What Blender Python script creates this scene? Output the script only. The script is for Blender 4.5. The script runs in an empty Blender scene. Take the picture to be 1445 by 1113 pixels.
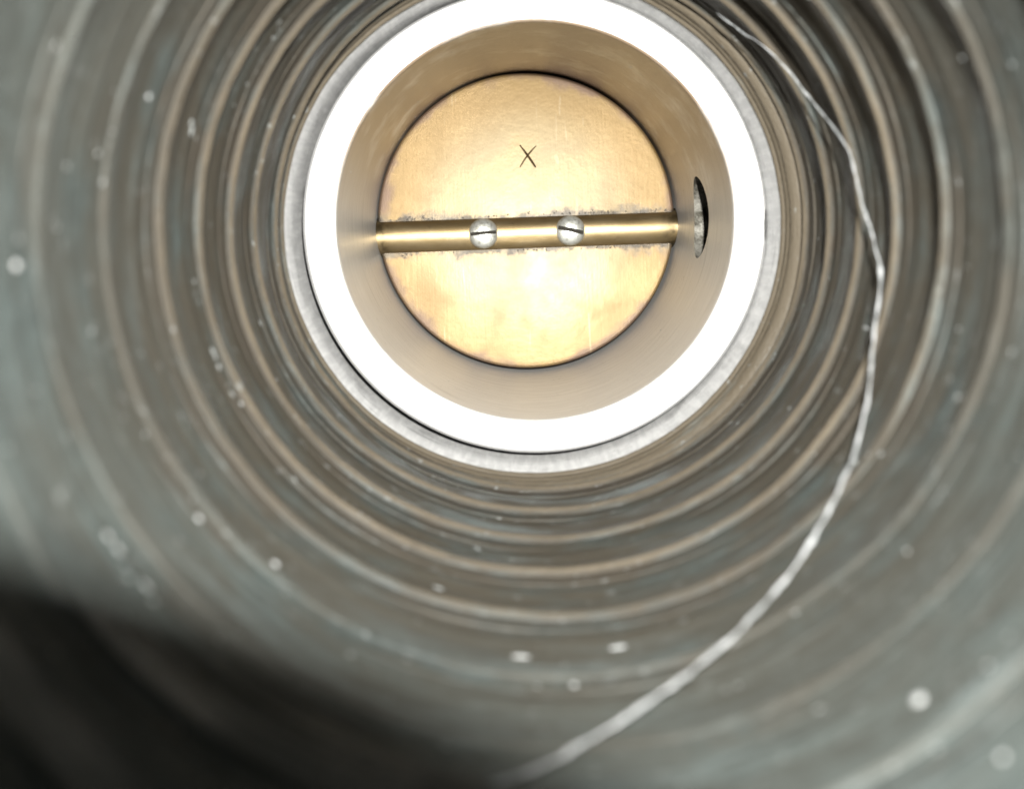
import bpy, bmesh, math, random
from mathutils import Vector, Matrix, Euler, noise
random.seed(11)
MM = 0.001
scene = bpy.context.scene
col = scene.collection

# ------------------------------------------------------------------ camera
F_PX, CX, CY, IW, IH = 1350.0, 728.0, 315.0, 1445.0, 1113.0
cam_d = bpy.data.cameras.new('camera')
cam = bpy.data.objects.new('camera', cam_d)
col.objects.link(cam)
cam.location = (0, 0, 0)
cam.rotation_euler = (math.radians(90), 0, 0)          # looks down the hose, along +Y
cam_d.sensor_fit = 'HORIZONTAL'
cam_d.sensor_width = 36.0
cam_d.lens = F_PX / IW * 36.0
cam_d.shift_x = (IW / 2 - CX) / IW                     # the picture is an off-centre crop
cam_d.shift_y = -(IH / 2 - CY) / IW
cam_d.clip_start = 0.001
cam_d.clip_end = 10.0
cam_d.dof.use_dof = True
cam_d.dof.focus_distance = 0.126
cam_d.dof.aperture_fstop = cam_d.lens / 1.5
scene.camera = cam

# ------------------------------------------------------------------ world and light
world = bpy.data.worlds.new('World')
scene.world = world
world.use_nodes = True
world.node_tree.nodes['Background'].inputs['Color'].default_value = (0.5, 0.55, 0.6, 1)
world.node_tree.nodes['Background'].inputs['Strength'].default_value = 0.004

fl = bpy.data.lights.new('camera_flash', 'AREA')       # the camera's own flash, up and right of the lens
fl.shape = 'RECTANGLE'
fl.size = 4.2 * MM
fl.size_y = 2.3 * MM
fl.energy = 0.415
fl.color = (1.0, 0.985, 0.94)
flash = bpy.data.objects.new('camera_flash', fl)
col.objects.link(flash)
flash.location = (8.4 * MM, -14 * MM, 22.0 * MM)
flash.rotation_euler = (math.radians(90), 0, 0)

vs = scene.view_settings
vs.view_transform = 'Standard'
vs.look = 'None'
vs.exposure = 0.0
vs.gamma = 1.0
vs.use_curve_mapping = False
scene.cycles.max_bounces = 6
scene.cycles.diffuse_bounces = 0
scene.cycles.sample_clamp_indirect = 6.0

# ------------------------------------------------------------------ node helpers
class G:
    def __init__(s, name):
        s.m = bpy.data.materials.new(name)
        s.m.use_nodes = True
        s.t = s.m.node_tree
        s.b = s.t.nodes['Principled BSDF']
        s.pos = s.t.nodes.new('ShaderNodeNewGeometry').outputs['Position']
        s.obj = s.t.nodes.new('ShaderNodeTexCoord').outputs['Object']
    def L(s, a, b): s.t.links.new(a, b)
    def put(s, sock, v):
        if isinstance(v, bpy.types.NodeSocket): s.L(v, sock)
        elif isinstance(v, (tuple, list)) and len(v) == 3 and sock.type == 'RGBA': sock.default_value = (*v, 1)
        else: sock.default_value = v
    def scale(s, vec, sc):
        n = s.t.nodes.new('ShaderNodeMapping'); s.L(vec, n.inputs[0]); n.inputs['Scale'].default_value = sc
        return n.outputs[0]
    def noise(s, vec, sc=1.0, detail=4, rough=.55, dist=0.0):
        n = s.t.nodes.new('ShaderNodeTexNoise'); s.L(vec, n.inputs['Vector'])
        n.inputs['Scale'].default_value = sc; n.inputs['Detail'].default_value = detail
        n.inputs['Roughness'].default_value = rough; n.inputs['Distortion'].default_value = dist
        return n.outputs['Fac']
    def ramp(s, fac, a, b, lo=0.0, hi=1.0):
        n = s.t.nodes.new('ShaderNodeMapRange'); n.interpolation_type = 'SMOOTHSTEP'
        s.put(n.inputs[0], fac)
        n.inputs[1].default_value = a; n.inputs[2].default_value = b
        n.inputs[3].default_value = lo; n.inputs[4].default_value = hi
        return n.outputs[0]
    def math(s, op, a, b=0.0):
        n = s.t.nodes.new('ShaderNodeMath'); n.operation = op
        s.put(n.inputs[0], a); s.put(n.inputs[1], b)
        return n.outputs[0]
    def mix(s, fac, a, b):
        n = s.t.nodes.new('ShaderNodeMix'); n.data_type = 'RGBA'
        s.put(n.inputs[0], fac); s.put(n.inputs[6], a); s.put(n.inputs[7], b)
        return n.outputs[2]
    def xyz(s, vec):
        n = s.t.nodes.new('ShaderNodeSeparateXYZ'); s.L(vec, n.inputs[0]); return n.outputs
    def bump(s, h, strength, dist):
        n = s.t.nodes.new('ShaderNodeBump'); s.L(h, n.inputs['Height'])
        n.inputs['Strength'].default_value = strength; n.inputs['Distance'].default_value = dist
        s.L(n.outputs[0], s.b.inputs['Normal'])
    def set(s, **k):
        names = {'color': 'Base Color', 'rough': 'Roughness', 'metal': 'Metallic', 'spec': 'Specular IOR Level', 'aniso': 'Anisotropic'}
        for a, v in k.items(): s.put(s.b.inputs[names[a]], v)
        return s.m

def rubber(name, dark, grey, brown, tan=None):
    g = G(name)
    streak = g.noise(g.scale(g.pos, (90, 1500, 90)), 1, 5, .65)       # runs round the hose
    blot = g.noise(g.scale(g.pos, (110, 260, 110)), 1, 5, .6)
    mott = g.noise(g.pos, 650, 5, .7)
    fine = g.noise(g.pos, 2600, 3, .6)
    o = g.xyz(g.pos)
    y = o[1]
    c = g.mix(g.ramp(streak, .34, .68), dark, grey)
    c = g.mix(g.ramp(mott, .42, .64, 0, .55), c, grey)
    warm_bounce = g.math('MULTIPLY', g.ramp(y, .028, .078, .15, 1.0), g.ramp(blot, .28, .58))   # browner towards the metal: warm bounced light painted into the rubber
    c = g.mix(g.math('MULTIPLY', warm_bounce, .85), c, brown)
    if tan:                                                            # crest rubbed down to a tan line
        dx = g.math('SUBTRACT', o[0], HX * MM)
        rr = g.math('SQRT', g.math('ADD', g.math('MULTIPLY', dx, dx), g.math('MULTIPLY', o[2], o[2])))
        rr = g.math('ADD', rr, g.math('MULTIPLY', g.math('SUBTRACT', mott, .5), .0004))
        c = g.mix(g.math('MULTIPLY', g.ramp(rr, .02772, .02738, 0, .9), g.ramp(y, .045, .080, .5, 1.0)), c, tan)
    film = g.noise(g.scale(g.pos, (60, 420, 60)), 1, 6, .75, .4)
    c = g.mix(g.ramp(film, .54, .74, 0, .38), c, (.215, .260, .260))      # dust film rubbed into the surface
    spk = g.noise(g.scale(g.pos, (800, 1300, 800)), 1, 3, .6)
    c = g.mix(g.ramp(spk, .64, .74, 0, .55), c, (.260, .273, .267))
    h = g.math('ADD', g.math('MULTIPLY', streak, .8), g.math('ADD', g.math('MULTIPLY', fine, .3), g.math('MULTIPLY', mott, .35)))
    g.bump(h, .6, .00035)
    return g.set(color=c, rough=g.ramp(blot, .3, .7, .50, .72), spec=.35)

HX = 2.52                      # axis of the hose, beside the lens (mm)
M = {}
M['rubber'] = rubber('dusty_black_rubber', (.034, .040, .038), (.077, .097, .095), (.060, .049, .034))
M['ridge'] = rubber('worn_tan_rubber', (.034, .039, .036), (.078, .088, .082), (.060, .048, .034), (.130, .107, .075))

def make_metals():
    g = G('brushed_grey_cuff')
    s1 = g.noise(g.scale(g.pos, (1500, 220, 1500)), 1, 4, .6)
    s2 = g.noise(g.scale(g.pos, (140, 2600, 140)), 1, 4, .6)
    b = g.noise(g.pos, 260, 4, .6)
    c = g.mix(g.ramp(s1, .35, .7), (.62, .62, .615), (.78, .78, .77))
    c = g.mix(g.ramp(b, .50, .75, 0, .45), c, (.169, .166, .163))
    c = g.mix(g.ramp(s2, .60, .72, 0, .6), c, (.078, .075, .072))
    g.bump(g.math('ADD', g.math('MULTIPLY', s1, .3), s2), .25, .0002)
    M['cuff'] = g.set(color=c, rough=.55, metal=.15, spec=.4)

    g = G('cast_aluminium_face')
    n = g.noise(g.pos, 900, 4, .6)
    g.bump(n, .15, .0002)
    M['face'] = g.set(color=g.mix(n, (.86, .86, .855), (.93, .93, .925)), rough=.42, metal=0.7)

    g = G('stained_aluminium_bore')
    s = g.noise(g.scale(g.obj, (160, 5200, 160)), 1, 4, .65)
    s2 = g.noise(g.scale(g.obj, (60, 900, 60)), 1, 4, .6)
    b = g.noise(g.obj, 130, 5, .6)
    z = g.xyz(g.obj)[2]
    c = g.mix(g.ramp(s, .3, .7), (.68, .655, .62), (.86, .835, .80))
    varn_shade = g.math('MULTIPLY', g.ramp(z, -.001, .013), g.ramp(b, .22, .52))  # varnish brown, with the shade of the bore's top painted in
    c = g.mix(g.math('MULTIPLY', varn_shade, .85), c, (.255, .155, .068))
    c = g.mix(g.ramp(s2, .60, .78, 0, .35), c, (.208, .195, .176))
    sp = g.noise(g.obj, 1900, 3, .6)
    c = g.mix(g.ramp(sp, .66, .74, 0, .6), c, (.552, .546, .520))
    c = g.mix(g.ramp(sp, .33, .27, 0, .5), c, (.130, .104, .072))
    g.bump(g.math('ADD', s, g.math('MULTIPLY', s2, .6)), .45, .00015)
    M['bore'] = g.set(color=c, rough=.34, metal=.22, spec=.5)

    g = G('tarnished_brass_plate')
    o = g.xyz(g.obj)
    r = g.math('SQRT', g.math('ADD', g.math('MULTIPLY', o[0], o[0]), g.math('MULTIPLY', o[2], o[2])))
    b = g.noise(g.obj, 130, 6, .6, .3)
    f = g.noise(g.obj, 900, 5, .65)
    br = g.noise(g.scale(g.obj, (3200, 100, 180)), 1, 3, .5)
    rn = g.math('ADD', r, g.math('MULTIPLY', g.math('SUBTRACT', b, .5), .008))
    c = g.mix(g.ramp(b, .32, .68), (.215, .160, .076), (.250, .200, .116))
    c = g.mix(g.ramp(br, .3, .7, 0, .14), c, (.234, .163, .085))
    c = g.mix(g.ramp(rn, .0110, .0195, 0, .75), c, (.225, .140, .046))           # heat-tinted orange rim
    c = g.mix(g.ramp(rn, .0203, .0224, 0, .75), c, (.130, .081, .065))             # purple brown at the very edge
    spots = g.ramp(f, .66, .74, 0, .55)
    c = g.mix(spots, c, (.143, .091, .052))
    # grime packed along the shaft
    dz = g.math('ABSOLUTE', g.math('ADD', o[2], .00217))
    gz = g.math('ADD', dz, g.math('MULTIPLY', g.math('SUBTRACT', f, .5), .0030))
    gm = g.math('MULTIPLY', g.ramp(gz, .0041, .0027), g.ramp(g.noise(g.obj, 210, 3, .5), .40, .60))
    c = g.mix(gm, c, (.115, .092, .062))
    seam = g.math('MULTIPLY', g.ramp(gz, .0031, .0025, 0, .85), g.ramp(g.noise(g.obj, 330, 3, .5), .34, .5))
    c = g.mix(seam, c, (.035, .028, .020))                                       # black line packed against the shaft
    sc = g.noise(g.scale(g.obj, (700, 100, 60)), 1, 2, .4, 2.0)
    c = g.mix(g.ramp(sc, .71, .73, 0, .4), c, (.34, .27, .17))                   # fine bright scratches
    g.bump(g.math('ADD', g.math('MULTIPLY', br, .4), f), .22, .00012)
    M['brass'] = g.set(color=c, rough=g.ramp(b, .3, .7, .37, .47), metal=.40, spec=.5)

    g = G('turned_brass_shaft')
    a = g.noise(g.scale(g.obj, (260, 700, 700)), 1, 4, .6)
    b = g.noise(g.obj, 600, 4, .6)
    c = g.mix(g.ramp(a, .3, .7), (.377, .280, .143), (.455, .351, .202))
    c = g.mix(g.ramp(b, .62, .75, 0, .5), c, (.130, .091, .039))
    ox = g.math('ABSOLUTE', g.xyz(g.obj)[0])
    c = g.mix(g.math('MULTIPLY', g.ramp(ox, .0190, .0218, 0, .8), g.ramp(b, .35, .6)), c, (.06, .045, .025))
    tm = g.noise(g.scale(g.obj, (5200, 90, 90)), 1, 3, .6)
    c = g.mix(g.ramp(g.noise(g.scale(g.obj, (90, 300, 300)), 1, 5, .7), .55, .70, 0, .45), c, (.20, .145, .065))
    g.bump(g.math('ADD', a, g.math('MULTIPLY', tm, .5)), .2, .0001)
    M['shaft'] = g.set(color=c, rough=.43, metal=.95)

    g = G('plated_screw_steel')
    b = g.noise(g.obj, 1500, 4, .6)
    c = g.mix(g.ramp(b, .45, .7), (.80, .81, .76), (.50, .50, .44))
    g.bump(b, .5, .00012)
    M['screw'] = g.set(color=c, rough=.42, metal=.8)

    g = G('dirt_in_groove')
    b = g.noise(g.obj, 1500, 3, .6)
    M['dirt'] = g.set(color=g.mix(b, (.065, .046, .026), (.143, .098, .052)), rough=.8, spec=.2)

    g = G('rough_drilled_port')
    b = g.noise(g.obj, 420, 5, .7)
    g.bump(b, .8, .0006)
    M['port'] = g.set(color=g.mix(g.ramp(b, .38, .62), (.058, .052, .036), (.325, .312, .273)), rough=.6, metal=.4)

    g = G('brown_scratch')
    M['scratch'] = g.set(color=g.mix(g.noise(g.obj, 2500, 3, .6), (.10, .060, .024), (.25, .165, .08)), rough=.6, spec=.2)

    g = G('dark_soot')
    M['soot'] = g.set(color=g.mix(g.noise(g.obj, 2500, 3, .6), (.019, .017, .013), (.065, .058, .046)), rough=.8, spec=.2)

    g = G('grey_grime')
    M['grime'] = g.set(color=g.mix(g.noise(g.obj, 1200, 3, .6), (.078, .065, .052), (.221, .202, .176)), rough=.8, spec=.2)

    g = G('pale_thread')
    b = g.noise(g.pos, 700, 4, .7)
    M['thread'] = g.set(color=g.mix(g.ramp(b, .35, .65), (.260, .273, .273), (.520, .533, .539)), rough=.35, spec=.6)

    g = G('white_dust')
    b = g.noise(g.pos, 500, 2, .5)
    M['dust'] = g.set(color=g.mix(b, (.195, .208, .202), (.403, .416, .403)), rough=.6, spec=.3)

    g = G('pale_lint')
    M['lint'] = g.set(color=g.mix(g.noise(g.pos, 900, 2, .5), (.325, .338, .332), (.468, .481, .474)), rough=.5, spec=.4)

    g = G('black_plastic')
    M['plastic'] = g.set(color=g.mix(g.noise(g.pos, 800, 2, .5), (.010, .010, .010), (.019, .019, .021)), rough=.5)
    g = G('coated_lens_glass')
    M['glass'] = g.set(color=g.mix(g.noise(g.pos, 60, 1, .5), (.007, .007, .013), (.010, .008, .014)), rough=.08)
make_metals()

# ------------------------------------------------------------------ mesh helpers
def link_mesh(name, me, mats, parent=None, smooth=True):
    if not isinstance(mats, (list, tuple)): mats = [mats]
    for m in mats:
        me.materials.append(m)
    if smooth:
        for p in me.polygons: p.use_smooth = True
    o = bpy.data.objects.new(name, me)
    col.objects.link(o)
    o.parent = parent
    return o

def lathe(profile, seg=256, closed=False, wob=None):
    """profile: (y, r) in mm, turned about the Y axis; returns mesh data"""
    verts, faces = [], []
    n = len(profile)
    for i in range(seg):
        a = 2 * math.pi * i / seg
        for (y, r) in profile:
            dr, dy = wob(a, y) if wob else (0, 0)
            verts.append(((r + dr) * math.cos(a) * MM, (y + dy) * MM, (r + dr) * math.sin(a) * MM))
    for i in range(seg):
        j = (i + 1) % seg
        for k in range(n if closed else n - 1):
            l = (k + 1) % n
            faces.append((i * n + k, i * n + l, j * n + l, j * n + k))
    me = bpy.data.meshes.new('lathe')
    me.from_pydata(verts, [], faces)
    me.update()
    return me

def fix_normals(me, flip=False):
    bm = bmesh.new(); bm.from_mesh(me)
    bmesh.ops.recalc_face_normals(bm, faces=bm.faces)
    if flip: bmesh.ops.reverse_faces(bm, faces=bm.faces)
    bm.to_mesh(me); bm.free()

def solid_cyl(radius_x, radius_y, length, seg=64, axis='X', bevel=0.0):
    """closed elliptical cylinder along an axis, from 0 to length, mm"""
    bm = bmesh.new()
    rings = []
    prof = [(0, 1.0), (length, 1.0)]
    for t, s in prof:
        ring = []
        for i in range(seg):
            a = 2 * math.pi * i / seg
            u, v = radius_x * s * math.cos(a), radius_y * s * math.sin(a)
            p = (t, u, v) if axis == 'X' else (u, t, v)
            ring.append(bm.verts.new([c * MM for c in p]))
        rings.append(ring)
    for i in range(seg):
        j = (i + 1) % seg
        bm.faces.new((rings[0][i], rings[1][i], rings[1][j], rings[0][j]))
    bm.faces.new(rings[0]); bm.faces.new(rings[1])
    bmesh.ops.recalc_face_normals(bm, faces=bm.faces)
    me = bpy.data.meshes.new('cyl'); bm.to_mesh(me); bm.free()
    return me

def box_mesh(sx, sy, sz):
    bm = bmesh.new()
    bmesh.ops.create_cube(bm, size=1.0, matrix=Matrix.Diagonal((sx * MM, sy * MM, sz * MM, 1)))
    me = bpy.data.meshes.new('box'); bm.to_mesh(me); bm.free()
    return me

def cut(me, cutters):
    """boolean difference of a mesh with (mesh, matrix) cutters; returns new mesh data"""
    o = bpy.data.objects.new('work', me); col.objects.link(o)
    cs = []
    for cm, mat in cutters:
        c = bpy.data.objects.new('cutter', cm); col.objects.link(c); c.matrix_world = mat
        md = o.modifiers.new('b', 'BOOLEAN'); md.operation = 'DIFFERENCE'; md.solver = 'EXACT'; md.material_mode = 'TRANSFER'; md.object = c
        cs.append(c)
    bpy.context.view_layer.update()
    dg = bpy.context.evaluated_depsgraph_get()
    out = bpy.data.meshes.new_from_object(o.evaluated_get(dg))
    for c in cs + [o]:
        bpy.data.objects.remove(c)
    return out

def sharp(me, deg=35):
    for p in me.polygons: p.use_smooth = True
    me.set_sharp_from_angle(angle=math.radians(deg))

def thing(name, label, cat, loc=(0, 0, 0), rot=(0, 0, 0), group=None):
    o = bpy.data.objects.new(name, None)
    o.empty_display_size = 0.005
    col.objects.link(o)
    o.location = [c * MM for c in loc]
    o.rotation_euler = rot
    o['label'] = label; o['category'] = cat
    if group: o['group'] = group
    return o

# ------------------------------------------------------------------ the corrugated hose
HX = 2.52                      # axis of the hose, beside the lens
R_CREST, R_BASE = 27.3, 28.18
hose = thing('corrugated_hose', 'dark corrugated rubber hose surrounding the bright metal ring, seen from inside', 'hose', (HX, 0, 0))

RIDGES = [99.45, 91.9, 83.9, 75.9, 67.6, 59.3, 51.1, 43.0, 35.0, 27.0, 19.0]
AMP = [1, 1, 1, .95, .75, .50, .40, .45, .35, .3, .3]
def wall_wob(a, y):
    v = Vector((math.cos(a) * 2.2, math.sin(a) * 2.2, y * .12))
    return noise.noise(v) * .22, noise.noise(v + Vector((7, 3, 1))) * .22
prof = []
y = 13.0
while y <= 101.2:
    r = R_BASE
    for yk, am in zip(RIDGES, AMP):
        d = y - yk
        r -= am * .32 * math.exp(-(d / 2.2) ** 2)            # broad swell under each ridge
        r -= am * .14 * math.exp(-((d + 3.4) / .7) ** 2)          # faint second rib on the near side
    prof.append((y, r)); y += .35
me = lathe(prof, 240, wob=wall_wob)
fix_normals(me, True)
link_mesh('tube_wall', me, M['rubber'], hose)

def ridge_mesh(seed, amp):
    p = []
    n = 36
    for i in range(n + 1):
        t = -1.9 + 2.9 * i / n                                # near side is the gentler slope
        h = math.exp(-((t / .55) ** 2)) if t < 0 else math.exp(-((t / .36) ** 2))
        lip = .13 * math.exp(-((t + .62) / .13) ** 2)         # thin crease just on the near side of the crest
        p.append((t, R_BASE - amp * (.26 + (R_BASE - R_CREST - .26) * h) + lip * amp + (1 - amp) * .1 * (1 - h)))
    p = [(p[0][0], R_BASE + .6)] + p + [(p[-1][0], R_BASE + .6)]
    def w(a, y):
        v = Vector((math.cos(a) * 2.4, math.sin(a) * 2.4, seed * 3.7))
        v2 = Vector((math.cos(a) * 16, math.sin(a) * 16, seed * 1.9 + y * .3))
        return noise.noise(v) * .16 + noise.noise(v2) * .05, noise.noise(v + Vector((5, 0, 2))) * .22 + noise.noise(v2 + Vector((3, 3, 3))) * .05
    me = lathe(p, 256, wob=w)
    fix_normals(me, True)
    return me
for i, yk in enumerate(RIDGES):
    o = link_mesh('ridge', ridge_mesh(i + 1, AMP[i]), M['ridge'], hose)
    o.location = (0, yk * MM, 0)

# smooth cuff at the far end, seated round the metal ring (a little off centre)
cuffp = [(112, 26.36), (107.2, 26.36), (105.0, 26.45), (103.2, 26.62), (102.7, 26.70), (102.5, 26.74), (102.4, 27.5)]
dense = []
for (a, b) in zip(cuffp, cuffp[1:]):
    for k in range(3): dense.append((a[0] + (b[0] - a[0]) * k / 3, a[1] + (b[1] - a[1]) * k / 3))
dense.append(cuffp[-1])
def cuff_wob(a, y):
    v = Vector((math.cos(a) * 1.6, math.sin(a) * 1.6, 3.1))
    v2 = Vector((math.cos(a) * 9, math.sin(a) * 9, y * .4))
    return noise.noise(v) * .10 + noise.noise(v2) * .035, noise.noise(v2 + Vector((9, 1, 1))) * .08
me = lathe(dense, 320, wob=cuff_wob)
fix_normals(me, True)
cuff = link_mesh('end_cuff', me, M['cuff'], hose)
cuff.location = (-.78 * MM, 0, -.05 * MM)
lipp = [(103.2, 29.0), (102.9, 27.3), (102.6, 26.75), (102.38, 26.60), (102.2, 26.66), (102.1, 26.95), (102.0, 27.05), (101.9, 26.98), (101.7, 27.0), (101.45, 27.12), (101.3, 27.3), (101.1, 27.25), (100.9, 27.3), (100.5, 27.7), (100.2, 28.2), (100.0, 28.9)]
me = lathe(lipp, 320, wob=cuff_wob)
fix_normals(me, True)
lip_o = link_mesh('inner_lip', me, M['ridge'], hose)
lip_o.location = (-.74 * MM, 0, -.04 * MM)

# ------------------------------------------------------------------ the throttle body
CARB = (2.22, 106.65, .20)
CROT = (math.radians(0.7), 0, math.radians(1.0))
body = thing('carburettor', 'pale metal carburettor throat with a round bore and glaring white rim', 'carburettor', CARB, CROT)
VLOC, ROLL, TILT = (0.0, 35.4, -2.1), math.radians(-2.0), math.radians(-6.8)

bodyp = [(.55, 22.2)]
bodyp += [(1.0 + 1.0 * k, 22.2) for k in range(0, 59)]
bodyp += [(60, 22.2), (60, 36), (9, 36), (8.5, 25.95), (1.5, 25.95), (.35, 25.92), (.04, 25.6), (0, 25.3), (0, 22.75), (.06, 22.5), (.22, 22.28)]
me = lathe(bodyp, 256, closed=True)
fix_normals(me)
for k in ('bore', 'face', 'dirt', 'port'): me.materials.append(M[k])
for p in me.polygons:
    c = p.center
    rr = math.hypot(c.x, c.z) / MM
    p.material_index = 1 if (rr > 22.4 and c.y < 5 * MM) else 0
hole = solid_cyl(4.5, 5.3, 9.0, 64, 'X')
hole.materials.append(M['port'])
clear = solid_cyl(2.95, 2.95, 60, 48, 'X')
clear.materials.append(M['dirt'])
nick = solid_cyl(.42, 2.1, 2.0, 32, 'Y'); nick.materials.append(M['dirt'])
T = Matrix.Translation
me = cut(me, [(hole, T(Vector((20.0, 17.4, .35)) * MM)),
              (clear, T(Vector(VLOC) * MM) @ Matrix.Rotation(ROLL, 4, 'Y') @ T(Vector((-30, .95, 0)) * MM)),
              (nick, T(Vector((25.98, -.5, -.4)) * MM))])
sharp(me, 30)
rim_o = bpy.data.objects.new('bore_wall', me); col.objects.link(rim_o); rim_o.parent = body

# ------------------------------------------------------------------ the throttle valve: plate, shaft, two screws, scratched cross
vm = Matrix.Translation(Vector(CARB) * MM) @ Euler(CROT).to_matrix().to_4x4() @ Matrix.Translation(Vector(VLOC) * MM) @ Matrix.Rotation(ROLL, 4, 'Y') @ Matrix.Rotation(TILT, 4, 'X')
valve = thing('throttle_valve', 'round tarnished brass butterfly plate on a brass shaft closing the bore', 'valve')
valve.matrix_world = vm

RD = 21.98
discp = [(-.6, .001)] + [(-.6, r) for r in (3, 6, 9, 12, 15, 18, 20, 21, 21.5)] + [(-.58, RD - .28), (-.48, RD - .1), (-.3, RD), (.5, RD), (.6, RD - .1), (.6, .001)]
me = lathe(discp, 256)
fix_normals(me)
plate = link_mesh('plate', me, M['brass'], valve)
sharp(me, 30)
plate.location = (0, 0, 2.17 * MM)

shp = [(-25.5, .001), (-25.5, 2.4), (-25.2, 2.8)] + [(-25 + k, 2.8) for k in range(0, 51)] + [(25.2, 2.8), (25.5, 2.4), (25.5, .001)]
me = lathe(shp, 72)
me.transform(Matrix.Rotation(math.radians(-90), 4, 'Z'))
fix_normals(me)
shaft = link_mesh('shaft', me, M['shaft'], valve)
shaft.location = (0, .95 * MM, 0)
sharp(me, 35)

def screw(x, rot, slotw):
    # domed head, slot cut across it
    R, H = 2.22, 1.15
    p = [(.9, .001), (.9, R - .15), (.6, R)]
    p = [(1.6, .001), (1.6, R - .1), (.0, R)]
    for k in range(1, 13):
        a = math.pi / 2 * k / 12
        p.append((-H * math.sin(a), max(R * math.cos(a), .001)))
    me = lathe(p, 64)
    bm = bmesh.new(); bm.from_mesh(me)
    bmesh.ops.remove_doubles(bm, verts=bm.verts, dist=3e-6)
    bmesh.ops.recalc_face_normals(bm, faces=bm.faces)
    bm.to_mesh(me); bm.free()
    me.materials.append(M['screw']); me.materials.append(M['soot'])
    sl = box_mesh(6, 1.1, slotw)
    sl.materials.append(M['soot'])
    me = cut(me, [(sl, Matrix.Translation((0, -H * MM, 0)) @ Matrix.Rotation(rot, 4, 'Y'))])
    sharp(me, 30)
    o = link_mesh('screw', me, [], valve, smooth=False)
    o.location = (x * MM, -1.45 * MM, 0)
    # grime lying in the slot floor
    gb = bmesh.new()
    n = 14
    top, bot = [], []
    for i in range(n + 1):
        t = -1.75 + 3.5 * i / n
        w = slotw * .30 * (.55 + .45 * noise.noise(Vector((t * 2.1, x, 0))))
        c = .08 * noise.noise(Vector((t * 1.6, x + 5, 2)))
        top.append(gb.verts.new((t * MM, (-H + .53) * MM, (c + w) * MM)))
        bot.append(gb.verts.new((t * MM, (-H + .53) * MM, (c - w) * MM)))
    for i in range(n):
        gb.faces.new((top[i], top[i + 1], bot[i + 1], bot[i]))
    bmesh.ops.solidify(gb, geom=gb.faces[:], thickness=.05 * MM)
    gm = bpy.data.meshes.new('g'); gb.to_mesh(gm); gb.free()
    gm.transform(Matrix.Rotation(rot, 4, 'Y'))
    link_mesh('slot', gm, M['grime'], o)
    return o
s1 = screw(-6.4, math.radians(-3), .50)
s2 = screw(6.4, math.radians(14), .58)

def stroke(bm, a, b, w0, w1, bow):
    """a scratched line: thin tapered ridge-lined groove fill, mm in the plate's plane"""
    a, b = Vector((a[0], 0, a[1])), Vector((b[0], 0, b[1]))
    d = (b - a); nrm = Vector((-d.z, 0, d.x)).normalized()
    n = 10; L_, R_ = [], []
    for i in range(n + 1):
        t = i / n
        c = a + d * t + nrm * (bow * math.sin(math.pi * t))
        w = (w0 + (w1 - w0) * t) * (.35 + .65 * math.sin(math.pi * (0.12 + .8 * t))) * (1 + .3 * noise.noise(Vector((t * 6, w0 * 20, bow * 9))))
        L_.append(bm.verts.new((c + nrm * w) * MM)); R_.append(bm.verts.new((c - nrm * w) * MM))
    for i in range(n): bm.faces.new((L_[i], L_[i + 1], R_[i + 1], R_[i]))
bm = bmesh.new()
stroke(bm, (-1.12, 1.75), (1.15, -1.72), .13, .24, .06)
stroke(bm, (1.35, 1.55), (-1.2, -1.6), .12, .14, -.15)
bmesh.ops.solidify(bm, geom=bm.faces[:], thickness=.03 * MM)
me = bpy.data.meshes.new('x'); bm.to_mesh(me); bm.free()
cross = link_mesh('scratched_cross', me, M['scratch'], plate)
cross.location = (.55 * MM, -.615 * MM, 9.25 * MM)

# crumbs of grime packed in the corner between plate and shaft, joined
bm = bmesh.new()
for i in range(150):
    side = 1 if random.random() < .62 else -1
    x = random.uniform(-20.5, 20.8)
    if side > 0 and -13 < x < 2 and random.random() < .8: continue
    if side < 0 and abs(x - 1) > 3 and random.random() < .75: continue
    z = -2.17 + side * (2.46 + abs(random.gauss(0, .22))) 
    r = random.uniform(.04, .13)
    mtx = Matrix.Translation(Vector((x, -.62, z)) * MM) @ Matrix.Rotation(random.random() * 3, 4, 'Y') @ Matrix.Diagonal((r * 1.7 * MM, r * .5 * MM, r * MM, 1))
    bmesh.ops.create_icosphere(bm, subdivisions=1, radius=1, matrix=mtx)
me = bpy.data.meshes.new('crumbs'); bm.to_mesh(me); bm.free()
grime = link_mesh('grime', me, M['grime'], plate)
grime['kind'] = 'stuff'

# ------------------------------------------------------------------ the pale thread lying along the hose wall
def on_wall(px, py, r):
    """point of the hose wall (radius r, mm) that the photograph shows at a pixel"""
    dx, dz = (px - CX) / F_PX, (CY - py) / F_PX
    a = dx * dx + dz * dz; b = -2 * dx * HX; c = HX * HX - r * r
    Y = (-b + math.sqrt(b * b - 4 * a * c)) / (2 * a)
    return Vector((dx * Y, Y, dz * Y))
TP = [(1012, 18), (1045, 45), (1075, 64), (1098, 84), (1122, 112), (1150, 148), (1178, 182), (1198, 215), (1206, 245), (1217, 285), (1230, 330), (1242, 380), (1241, 420), (1234, 470),
      (1229, 520), (1222, 575), (1207, 635), (1185, 690), (1160, 738), (1140, 772), (1110, 815), (1070, 862), (1020, 910), (960, 958), (900, 1002), (840, 1038), (790, 1068), (750, 1088), (715, 1101), (690, 1106)]
pts = [on_wall(x, y_, 26.95 + .12 * math.sin(i * 1.3)) for i, (x, y_) in enumerate(TP)]
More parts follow.
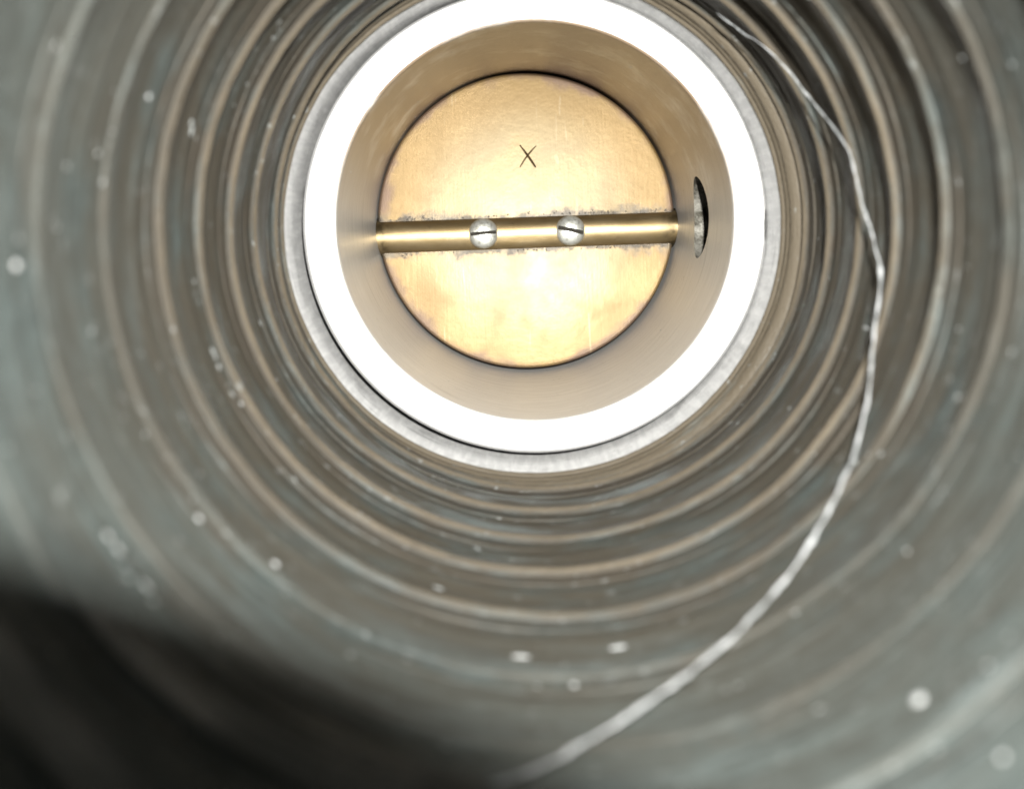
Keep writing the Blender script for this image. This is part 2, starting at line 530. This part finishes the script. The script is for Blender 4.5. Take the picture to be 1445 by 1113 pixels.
def catmull(p, per=14):
    out = []
    for i in range(len(p) - 1):
        p0, p1, p2, p3 = p[max(i - 1, 0)], p[i], p[i + 1], p[min(i + 2, len(p) - 1)]
        for k in range(per):
            t = k / per
            out.append(.5 * ((2 * p1) + (p2 - p0) * t + (2 * p0 - 5 * p1 + 4 * p2 - p3) * t * t + (3 * p1 - p0 - 3 * p2 + p3) * t ** 3))
    out.append(p[-1]); return out
path = catmull(pts)
path = [p + noise.noise_vector(p * .35) * .09 + noise.noise_vector(p * 1.1) * .06 for p in path]
verts, faces = [], []
def strand(phase, rad, off):
    base = len(verts); ns = 8; s = 0.0
    for i, c in enumerate(path):
        d = (path[min(i + 1, len(path) - 1)] - path[max(i - 1, 0)]).normalized()
        if i: s += (c - path[i - 1]).length
        u = d.cross(Vector((.3, .2, 1))).normalized(); v = d.cross(u)
        tw = s * .9 + phase + 3.5 * noise.noise(Vector((s * .13, 0, 0)))
        e = min(1, i / 12, (len(path) - 1 - i) / 12) ** .5
        rr = rad * (1 + 1.3 * math.exp(-((i - 155) / 2.2) ** 2) + .8 * math.exp(-((i - 262) / 2.5) ** 2)) * (.42 + .58 * min(1, s / 60.0)) * (1 + .35 * noise.noise(Vector((s * .6, phase, 4)))) * max(e, .05)
        cc = c + (u * math.cos(tw) + v * math.sin(tw)) * off
        for k in range(ns):
            a = 2 * math.pi * k / ns
            verts.append((cc + (u * math.cos(a) + v * math.sin(a)) * rr) * MM)
    for i in range(len(path) - 1):
        for k in range(ns):
            l = (k + 1) % ns
            faces.append((base + i * ns + k, base + i * ns + l, base + (i + 1) * ns + l, base + (i + 1) * ns + k))
strand(0, .078, .055); strand(math.pi, .070, .055)
me = bpy.data.meshes.new('thread'); me.from_pydata(verts, [], faces); me.update()
th = link_mesh('thread', me, M['thread'])
th['label'] = 'long pale twisted thread curving along the right side of the hose wall'
th['category'] = 'thread'

# ------------------------------------------------------------------ lint and dust
def blob(bm, p, sx, sy, sz, rot, sub=2):
    mtx = Matrix.Translation(p * MM) @ rot.to_4x4() @ Matrix.Diagonal((sx * MM, sy * MM, sz * MM, 1))
    r = bmesh.ops.create_icosphere(bm, subdivisions=sub, radius=1, matrix=mtx)
    for v in r['verts']:
        q = v.co / MM
        v.co += noise.noise_vector(q * 5) * (min(sx, sz) * .25 * MM)
def wall_r(Y):
    r = R_BASE
    for yk in RIDGES:
        d = Y - yk
        r -= .32 * math.exp(-(d / 2.2) ** 2) + .14 * math.exp(-((d + 3.4) / .7) ** 2)
        h = math.exp(-((d / .55) ** 2)) if d < 0 else math.exp(-((d / .36) ** 2))
        if -1.9 < d < 1.0: r = min(r, R_BASE - .26 - (R_BASE - R_CREST - .26) * h)
    return r
def wall_frame(p):
    n = Vector((HX - p.x, 0, -p.z)).normalized()             # points to the axis
    y_ = Vector((0, 1, 0)); t = n.cross(y_)
    return Matrix((t, y_, n)).transposed()
def settle(px, py):
    p = on_wall(px, py, 28.2)
    for _ in range(8): p = on_wall(px, py, wall_r(p.y))
    return p
FLECKS = [((1297, 988), .34, .30, 'bright round dust fleck on the hose wall at the lower right'),
          ((22, 375), .24, .27, 'pale dust fleck on the hose wall at the far left edge'),
          ((209, 137), .20, .22, 'small bright dust fleck on the hose wall at the upper left'),
          ((1415, 1069), .17, .15, 'faint wide dust fleck in the bottom right corner'),
          ((1222, 463), .16, .62, 'short oblong lint fleck close beside the pale thread'),
          ((388, 796), .26, .20, 'bright dust fleck on the hose wall at the lower left'),
          ((280, 732), .22, .20, 'round dust fleck nearest the shadowed lower left corner'),
          ((735, 927), .62, .16, 'short pale lint streak on the hose wall below the ring'),
          ((872, 914), .60, .17, 'pale slanting lint streak below the ring, nearer the thread'),
          ((810, 967), .20, .18, 'small bright dust fleck below the two lint streaks')]
for (px, py), a, b, lab in FLECKS:
    p = settle(px, py); fr = wall_frame(p)
    bm = bmesh.new()
    c = Vector((0, 0, 0))
    blob(bm, c, a, b, min(a, b) * .55, fr)
    me = bpy.data.meshes.new('fleck'); bm.to_mesh(me); bm.free()
    o = link_mesh('dust_fleck', me, M['lint'])
    o.location = (p + (fr @ Vector((0, 0, 1))) * .05) * MM
    o['label'] = lab; o['category'] = 'dust fleck'; o['group'] = 'dust flecks on the hose wall'

bm = bmesh.new()
def speck(px, py, s, stretch=1.0, ang=0.0):
    p = settle(px, py)
    if not (16 < p.y < 100.5): return
    fr = wall_frame(p) @ Matrix.Rotation(ang, 3, 'Z')
    blob(bm, p + (fr @ Vector((0, 0, 1))) * .02, s * stretch, s, s * .6, fr, 1)
n = 0
for i in range(460):                                          # scattered over the whole inside of the hose
    a = random.uniform(0, 2 * math.pi)
    Y = random.uniform(24, 100) if random.random() < .75 else random.uniform(40, 62)
    r = wall_r(Y)
    s = random.choice([.04, .05, .06, .07, .08, .10, .13])
    p = Vector((HX + r * math.cos(a), Y, r * math.sin(a)))
    fr = wall_frame(p)
    blob(bm, p, s * random.choice([.7, 1, 1.3, 2.2, 4.0]), s * random.uniform(.5, 1.1), s * .5, fr @ Matrix.Rotation(random.gauss(0, .5), 3, 'Z'), 1)
def chain(px0, py0, px1, py1, k, s):                          # broken scuff lines of lint
    for i in range(k):
        t = i / max(k - 1, 1)
        speck(px0 + (px1 - px0) * t + random.gauss(0, 2.5), py0 + (py1 - py0) * t + random.gauss(0, 2.5), s * random.uniform(.5, 1.25), random.uniform(1.2, 3.0))
chain(263, 345, 283, 455, 9, .11); chain(291, 480, 335, 570, 8, .12); chain(330, 150, 395, 40, 8, .08)
chain(268, 175, 272, 195, 3, .15); chain(1145, 640, 1170, 590, 8, .07); chain(1195, 655, 1240, 640, 5, .12)
chain(1190, 830, 1240, 860, 7, .06); chain(1310, 720, 1340, 690, 5, .07); chain(150, 760, 215, 850, 6, .14); chain(500, 840, 560, 880, 6, .11)
chain(560, 60, 470, 130, 5, .05)
me = bpy.data.meshes.new('dust'); bm.to_mesh(me); bm.free()
du = link_mesh('dust', me, M['dust'])
du['kind'] = 'stuff'; du['label'] = 'fine pale dust specks scattered over the hose wall'; du['category'] = 'dust'

# dust in the bore, upper left
bm = bmesh.new()
for i in range(46):
    a = random.gauss(math.radians(140), .35) if i < 30 else random.uniform(0, 2 * math.pi)
    Y = random.uniform(3, 34)
    s = random.choice([.03, .04, .05, .07])
    p = Vector((22.17 * math.cos(a), Y, 22.17 * math.sin(a)))
    nn = Vector((-math.cos(a), 0, -math.sin(a))); yy = Vector((0, 1, 0)); fr = Matrix((nn.cross(yy), yy, nn)).transposed()
    blob(bm, p, s * random.uniform(.8, 2), s * random.uniform(.8, 2), s * .6, fr, 1)
me = bpy.data.meshes.new('bore_dust'); bm.to_mesh(me); bm.free()
bd = link_mesh('bore_dust', me, M['dust'])
bd.matrix_world = Matrix.Translation(Vector(CARB) * MM) @ Euler(CROT).to_matrix().to_4x4()
bd['kind'] = 'stuff'; bd['label'] = 'tiny pale dust grains on the wall of the metal bore'; bd['category'] = 'dust'

# ------------------------------------------------------------------ the photographer's lens: its barrel throws the shadow at the lower left
lens = thing('camera_lens', 'short black lens barrel of the camera that took the picture', 'lens', (0, 3.6, 0))
bp = [(-22, 11.0), (-.8, 11.0), (-.25, 10.85), (0, 10.5), (0, 9.6), (-.4, 9.2), (-3.0, 6.5), (-3.4, 6.1), (-22, 6.1)]
me = lathe(bp, 96, closed=True); fix_normals(me); sharp(me, 35)
link_mesh('barrel', me, M['plastic'], lens, smooth=False)
gp = [(-3.6 + .5 * math.cos(k / 8 * math.pi / 2) - .5, max(6.05 * math.sin(k / 8 * math.pi / 2), .001)) for k in range(9)] + [(-6, 6.05), (-6, .001)]
me = lathe(gp, 64); fix_normals(me)
link_mesh('front_glass', me, M['glass'], lens)
